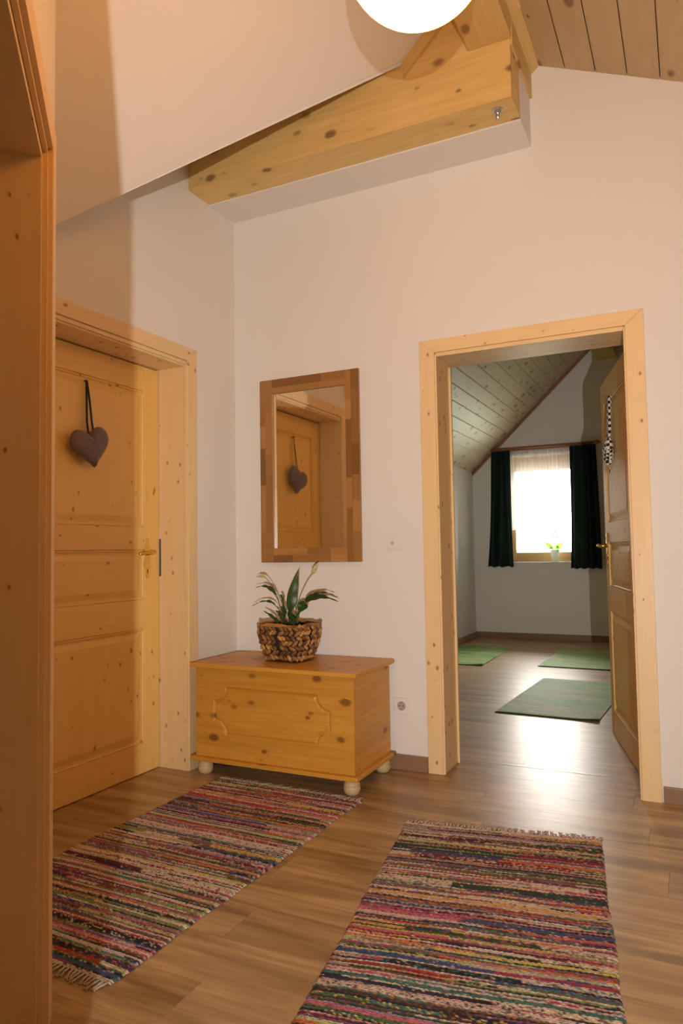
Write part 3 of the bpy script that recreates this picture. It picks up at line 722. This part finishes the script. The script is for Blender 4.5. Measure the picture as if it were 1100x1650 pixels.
def leaf(base, mid, tip, wid, stemf=.35, roll=0.0, mat=LEAF, nm='leaf', fold=.25):
    bm = bmesh.new(); base, mid, tip = Vector(base), Vector(mid), Vector(tip); n = 16
    st_ = [bez(base, mid, tip, stemf*i/6) for i in range(7)]; tube(bm, st_, .0022, 6)
    prev = None
    for i in range(n+1):
        t = stemf+(1-stemf)*i/n; p = bez(base, mid, tip, t); tg = (bez(base, mid, tip, min(1, t+.02))-bez(base, mid, tip, t-.02)).normalized()
        side = tg.cross(Vector((0, 0, 1))); 
        if side.length < .1: side = tg.cross(Vector((0, 1, 0)))
        side.normalize(); nr = side.cross(tg).normalized(); side = (side*math.cos(roll)+nr*math.sin(roll)); nr = side.cross(tg).normalized()
        u = i/n; wd = 1.25*wid*(math.sin(math.pi*min(1, u**.75))**.85)*(1-.15*u)+.0006
        row = [bm.verts.new(p+side*wd*k+nr*abs(k)*wd*fold+nr*.002*math.sin(u*20+k)) for k in (-1, -.5, 0, .5, 1)]
        if prev:
            for k in range(4): bm.faces.new((prev[k], prev[k+1], row[k+1], row[k]))
        prev = row
    return finish(nm, bm, mat, pl, smooth=True)
b0 = .14
L = [((.02, 0, b0), (.07, -.01, .36), (.285, -.02, .288), .025, .45, .5), ((.0, .0, b0), (.0, -.02, .25), (.062, -.01, .44), .022, .35, 1.2),
     ((-.02, 0, b0), (-.06, -.01, .40), (-.185, -.02, .350), .014, .45, .3), ((-.02, .01, b0), (-.07, 0, .34), (-.21, -.02, .255), .014, .45, .2),
     ((-.03, -.02, b0), (-.05, -.04, .20), (-.12, -.05, .235), .011, .2, .5), ((.03, -.02, b0), (.06, -.04, .24), (.082, -.06, .175), .020, .3, .9),
     ((.01, -.03, b0), (.03, -.05, .25), (.06, -.07, .215), .022, .3, 1.1), ((.0, -.03, b0), (-.02, -.05, .25), (.02, -.08, .265), .020, .3, 1.0),
     ((.02, .02, b0), (.06, .03, .30), (.10, .01, .26), .022, .35, .8), ((-.01, -.02, b0), (-.03, -.03, .22), (-.045, -.06, .24), .016, .3, .8),
     ((.03, .02, b0), (.03, .03, .34), (-.01, .0, .30), .018, .4, .8), ((.0, -.03, b0-.01), (.005, -.05, .18), (.03, -.07, .16), .018, .2, 1.2),
     ((-.02, .0, b0), (-.03, -.02, .33), (-.035, -.03, .31), .012, .4, 1.0), ((.015, 0, b0), (.10, .0, .37), (.24, .03, .315), .014, .5, .3),
     ((.01, -.02, b0), (.05, -.03, .20), (.035, -.06, .285), .021, .25, 1.1), ((.02, -.03, b0-.01), (.03, -.05, .17), (.07, -.06, .20), .018, .2, 1.0)]
for a in L: leaf(a[0], a[1], a[2], a[3], a[4], a[5])
for (a, b, c) in (((.015, .0, b0), (.05, .0, .33), (.13, 0, .415)), ((-.03, 0, b0), (-.05, 0, .33), (-.13, -.01, .40))):
    a, b, c = map(Vector, (a, b, c)); bm = bmesh.new(); tube(bm, [bez(a, b, c, i/10) for i in range(11)], .0018, 6); st = finish('flower_stem', bm, STEM, pl, smooth=True)
leaf((.13, 0, .415), (.150, -.002, .440), (.165, 0, .475), .010, .05, 1.0, SPATHE, 'spathe', .6); leaf((-.13, -.01, .40), (-.155, -.01, .412), (-.19, -.012, .405), .008, .05, .8, SPATHE, 'spathe', .5)
bm = bmesh.new(); tube(bm, [(.132, -.006, .418), (.140, -.008, .436)], [.004, .003], 8); finish('spadix', bm, SPATHE, pl, smooth=True)
tag(pl, 'small peace lily with dark drooping leaves growing in the woven basket', 'plant')

# ------------------------------------------------------------ rag rugs
PAL = [(.85, .72, .62), (.85, .72, .62), (.86, .66, .60), (.80, .52, .48), (.88, .78, .60), (.72, .46, .42), (.55, .06, .08), (.34, .03, .07), (.12, .03, .05), (.025, .025, .03), (.025, .025, .03), (.03, .05, .10), (.06, .12, .32), (.82, .24, .06), (.88, .50, .09),
       (.80, .66, .15), (.30, .42, .12), (.10, .22, .09), (.04, .09, .05), (.30, .10, .28), (.50, .34, .55), (.62, .10, .24), (.74, .22, .28), (.08, .26, .24), (.24, .11, .06), (.62, .72, .32), (.06, .05, .05), (.40, .26, .20), (.88, .82, .74), (.22, .16, .14)]
def rug(name, label, corners_w, w_, l_, loc, rz, seed, xstep=.0072):
    rt = empty(name, loc, rz); rr = random.Random(seed); rows = int(l_/.0072); cols = int(w_/xstep)
    bm = bmesh.new(); lay = bm.verts.layers.float_color.new('weave'); prev = None
    wl = [rr.uniform(-1, 1) for _ in range(40)]
    def wob(v, k): 
        f = v*3.5+k*7; i = int(f) % 39; t = f-int(f); return wl[i]*(1-t)+wl[i+1]*t
    cur = None; runs = None; ph = 0
    for j in range(rows+1):
        # a rag strip: several runs of colour along the row
        if cur is None or rr.random() < .82:
            base = rr.choice(PAL); cur = []; xx = 0; c = base
            while xx < w_:
                if rr.random() < .55: c = rr.choice(PAL)
                ln = rr.uniform(.05, .40); cur.append((xx+ln, c)); xx += ln
            alt = rr.choice(PAL) if rr.random() < .6 else base
        eL = .006*wob(j/rows*3, 0)+rr.uniform(-.0025, .0025); eR = .006*wob(j/rows*3, 1)+rr.uniform(-.0025, .0025)
        for half in (0, 1):
            y = -(j+half*.5)*.0072; row = []; ri = 0
            for i in range(cols+1):
                fx = i/cols; x = -w_/2+eL+(w_+eR-eL)*fx
                while ri < len(cur)-1 and fx*w_ > cur[ri][0]: ri += 1
                c = cur[ri][1] if rr.random() < (.93 if (i+j) % 2 else .72) else alt
                if rr.random() < .05: c = rr.choice(PAL)
                k = .82+.36*rr.random()
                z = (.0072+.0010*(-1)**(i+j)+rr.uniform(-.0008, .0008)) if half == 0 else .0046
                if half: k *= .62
                if i in (0, cols): z = .0015
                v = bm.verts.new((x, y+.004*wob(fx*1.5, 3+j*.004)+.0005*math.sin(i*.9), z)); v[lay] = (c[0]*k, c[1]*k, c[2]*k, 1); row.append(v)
            if prev:
                for i in range(cols): bm.faces.new((prev[i], row[i], row[i+1], prev[i+1]))
            prev = row
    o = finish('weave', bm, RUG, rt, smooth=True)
    for y0, sg in ((.0, 1), (-l_, -1)):
        bm = bmesh.new(); n = int(w_/.014)
        for i in range(n):
            x = -w_/2+.008+(w_-.016)*i/(n-1); ln = rr.uniform(.022, .045); dx = rr.uniform(-.014, .014)
            for s_ in (-1, 1):
                tube(bm, [(x, y0-sg*.004, .006), (x+dx*.3+s_*.0025, y0+sg*ln*.4, .006), (x+dx*.8-s_*.003, y0+sg*ln*.75, .004), (x+dx+s_*.006, y0+sg*ln, .003)], [.0024, .0022, .002, .0018], 5)
        finish('fringe', bm, FRINGE, rt, smooth=True)
    tag(rt, label, 'rug'); return rt
rug('rag_rug', 'multicoloured striped rag rug in front of the pine chest, running towards the left door', None, .762, 1.45, (.606, -.500, 0), math.radians(-1.5), 3)
rug('rag_rug', 'multicoloured striped rag rug at right, leading to the open doorway', None, .735, 1.62, (1.610, -.592, 0), math.radians(8.9), 21)

# ------------------------------------------------------------ green mats in the far room
def mat(w_, l_, loc, rz, label, curl):
    rt = empty('green_mat', loc, rz); bm = bmesh.new(); nx, ny = 30, 40; g = []
    for j in range(ny+1):
        row = []
        for i in range(nx+1):
            x = -w_/2+w_*i/nx; y = l_*j/ny; z = .006+.0006*math.sin(y*300)
            d_ = max(0, 1-math.hypot((x-w_/2)/.16, y/.10)); z += curl*d_**1.5
            z += .004*max(0, 1-y/.03)
            row.append(bm.verts.new((x, y, z)))
        g.append(row)
    for j in range(ny):
        for i in range(nx): bm.faces.new((g[j][i], g[j][i+1], g[j+1][i+1], g[j+1][i]))
    bmesh.ops.solidify(bm, geom=bm.faces[:], thickness=.005); finish('mat_weave', bm, MAT, rt, smooth=False)
    bm = bmesh.new(); box(bm, (-w_/2, -.002, .0), (w_/2, .003, .006)); finish('hem', bm, flat('dark_green_hem', (.04, .06, .02), .9), rt)
    tag(rt, label, 'mat')
mat(.655, 1.36, (1.425, 1.37, 0), math.radians(-3), 'green streaked mat nearest the doorway, on the far room floor', .012)
mat(.70, 1.24, (1.36, 3.33, 0), math.radians(-1), 'green streaked mat at back right, before the curtained window', .005)
mat(.70, 1.36, (.18, 3.18, 0), math.radians(1), 'green streaked mat at back left, partly hidden by the door frame', .014)

# ------------------------------------------------------------ window and curtains
wn = struct(empty('window_1', (.73, FY, 0)))
def wb(nm, a, b, mat_=WF, bev=.003): return B(nm, a, b, mat_, wn, bev, 2)
FYo = .17; HX = .46
wb('window_frame', (-HX, FYo, WZ0), (-HX+.06, FYo+.07, WZ1)); wb('window_frame', (HX-.06, FYo, WZ0), (HX, FYo+.07, WZ1)); wb('window_frame', (-HX+.06, FYo, WZ0), (HX-.06, FYo+.07, WZ0+.055)); wb('window_frame', (-HX+.06, FYo, WZ1-.06), (HX-.06, FYo+.07, WZ1))
sa = wb('sash', (-HX+.055, FYo-.012, WZ0+.05), (-HX+.115, FYo+.05, WZ1-.05)); wb('sash', (HX-.115, FYo-.012, WZ0+.05), (HX-.055, FYo+.05, WZ1-.05)); wb('sash', (-HX+.115, FYo-.012, WZ0+.05), (HX-.115, FYo+.05, WZ0+.115)); wb('sash', (-HX+.115, FYo-.012, WZ1-.11), (HX-.115, FYo+.05, WZ1-.05))
wb('pane', (-HX+.115, FYo+.02, WZ0+.115), (HX-.115, FYo+.024, WZ1-.11), GLASS, 0)
mb_ = N('translucent_head_strip'); d_ = mb_.n('BsdfDiffuse', i_0=(.7, .55, .5, 1)); t_ = mb_.n('BsdfTranslucent', i_0=(.10, .075, .065, 1)); a_ = mb_.n('AddShader'); mb_.t.links.new(d_.outputs[0], a_.inputs[0]); mb_.t.links.new(t_.outputs[0], a_.inputs[1]); mb_.t.links.new(a_.outputs[0], mb_.out.inputs[0])
wb('backlit_head_strip', (-HX+.06, FYo+.028, 2.02), (HX-.06, FYo+.030, WZ1-.06), mb_.m, 0)  # added translucent strip, backlit by the sky as a bright pinkish band
wb('window_sill', (-HX-.03, -.035, WZ0-.022), (HX+.03, FYo, WZ0+.001), PLASTIC)
rd = empty('curtain_rod', (.75, FY-.075, 2.285))
bm = bmesh.new(); tube(bm, [(-.64, 0, 0), (.60, 0, 0)], .015, 16); finish('rod', bm, ROD, rd, smooth=True)
for sx in (-1, 1):
    bm = bmesh.new(); lathe(bm, [(.015, 0), (.022, .006), (.016, .014), (.026, .03), (.024, .05), (.008, .075), (.002, .085)], n=20, axis='X')
    for v in bm.verts: v.co.x = abs(v.co.x)*sx
    bmesh.ops.recalc_face_normals(bm, faces=bm.faces[:]); finish('finial', bm, ROD, rd, (-.64 if sx < 0 else .60, 0, 0), smooth=True)
    B('bracket', (sx*.55-.01-.01, 0.012, -.02), (sx*.55+.01-.01, .075, .02), ROD, rd, .003)
bm = bmesh.new(); box(bm, (-.58, .035, -.028), (.55, .048, -.004), .003); finish('sheer_rail', bm, ROD, rd)
rng = None
for i in range(12):
    xr = (-.60+i*.048) if i < 6 else (.34+(i-6)*.048)
    bm = bmesh.new(); n = 20
    tube(bm, [(xr+.002*math.sin(k), .0205*math.cos(2*math.pi*k/n), -.004+.0205*math.sin(2*math.pi*k/n)) for k in range(n+1)], .0022, 6); finish('curtain_ring', bm, ROD, rd, smooth=True)
tag(rd, 'dark wooden curtain rod with turned finials above the far window', 'curtain rod')
def curtain(name, x0t, x1t, x0b, x1b, zt, zb, folds, amp, yc, mat_, label, cat, group=None, thick=.002, nz=30):
    c = empty(name, ((x0t+x1t)/2, yc, zb)); cx = c.location.x; bm = bmesh.new(); nx = folds*10; g = []
    for j in range(nz+1):
        t = j/nz; z = (zt-zb)*t; tt = t**.8; a0 = x0b*(1-tt)+x0t*tt; a1 = x1b*(1-tt)+x1t*tt; row = []
        for i in range(nx+1):
            u = i/nx; a = u*folds*2*math.pi
            row.append(bm.verts.new((a0+(a1-a0)*u-cx+.004*math.sin(a*.5+z*3), amp*(.65+.35*(1-t))*math.sin(a+.6*math.sin(z*2.5+u*5)), z+(.006*math.sin(a) if j == 0 else 0))))
        g.append(row)
    for j in range(nz):
        for i in range(nx): bm.faces.new((g[j][i], g[j][i+1], g[j+1][i+1], g[j+1][i]))
    if thick: bmesh.ops.solidify(bm, geom=bm.faces[:], thickness=thick)
    o = finish('cloth', bm, mat_, c, smooth=True); tag(c, label, cat, group); return c
cl = curtain('curtain', .165, .385, .085, .40, 2.262, .862, 3, .026, FY-.075, GREENC, 'dark green curtain hanging left of the far window', 'curtain')
cr_ = curtain('curtain', 1.085, 1.375, 1.055, 1.40, 2.262, .838, 4, .026, FY-.075, GREENC, 'dark green curtain hanging right of the far window, beside the open door', 'curtain')
curtain('sheer_curtain', .30, 1.17, .30, 1.17, 2.258, 1.30, 18, .010, FY-.035, SHEER, 'white sheer curtain over the upper part of the far window', 'curtain', thick=0)

# orchid on the sill
oc = empty('potted_orchid', (.862, FY+.045, WZ0+.001))
bm = bmesh.new(); lathe(bm, [(.036, 0), (.040, .01), (.050, .10), (.055, .135), (.056, .142), (.050, .142), (.046, .12)], n=28); finish('pot', bm, CERAMIC, oc, smooth=True)
pl = oc
leaf((-.01, 0, .13), (-.07, -.01, .20), (-.125, -.01, .225), .034, .1, .6, ORLEAF); leaf((.01, 0, .13), (.06, 0, .18), (.085, -.01, .235), .030, .1, .9, ORLEAF)
leaf((0, -.01, .13), (-.05, -.03, .17), (-.105, -.02, .165), .024, .1, .5, ORLEAF); leaf((0, 0, .13), (.03, -.02, .20), (.055, -.03, .165), .024, .1, .7, ORLEAF)
bm = bmesh.new(); tube(bm, [(0, 0, .12), (-.012, 0, .22), (-.02, 0, .30), (.01, 0, .37), (.04, 0, .39)], .0028, 6); finish('flower_stem', bm, STEM, oc, smooth=True)
for k, (fx, fz) in enumerate(((-.02, .31), (.0, .36), (.035, .39), (.025, .29))):
    bm = bmesh.new()
    for p in range(5):
        a = 2*math.pi*p/5+.3; c = Vector((math.cos(a)*.016, -.004, math.sin(a)*.016)); r = bmesh.ops.create_uvsphere(bm, u_segments=8, v_segments=5, radius=1.0, matrix=Matrix.Translation(c) @ Matrix.Rotation(-a, 4, 'Y') @ Matrix.Diagonal((.016, .002, .011, 1)))
    finish('flower', bm, PETAL, oc, (fx, 0, fz), smooth=True)
tag(oc, 'small orchid in a white pot on the far window sill', 'plant')
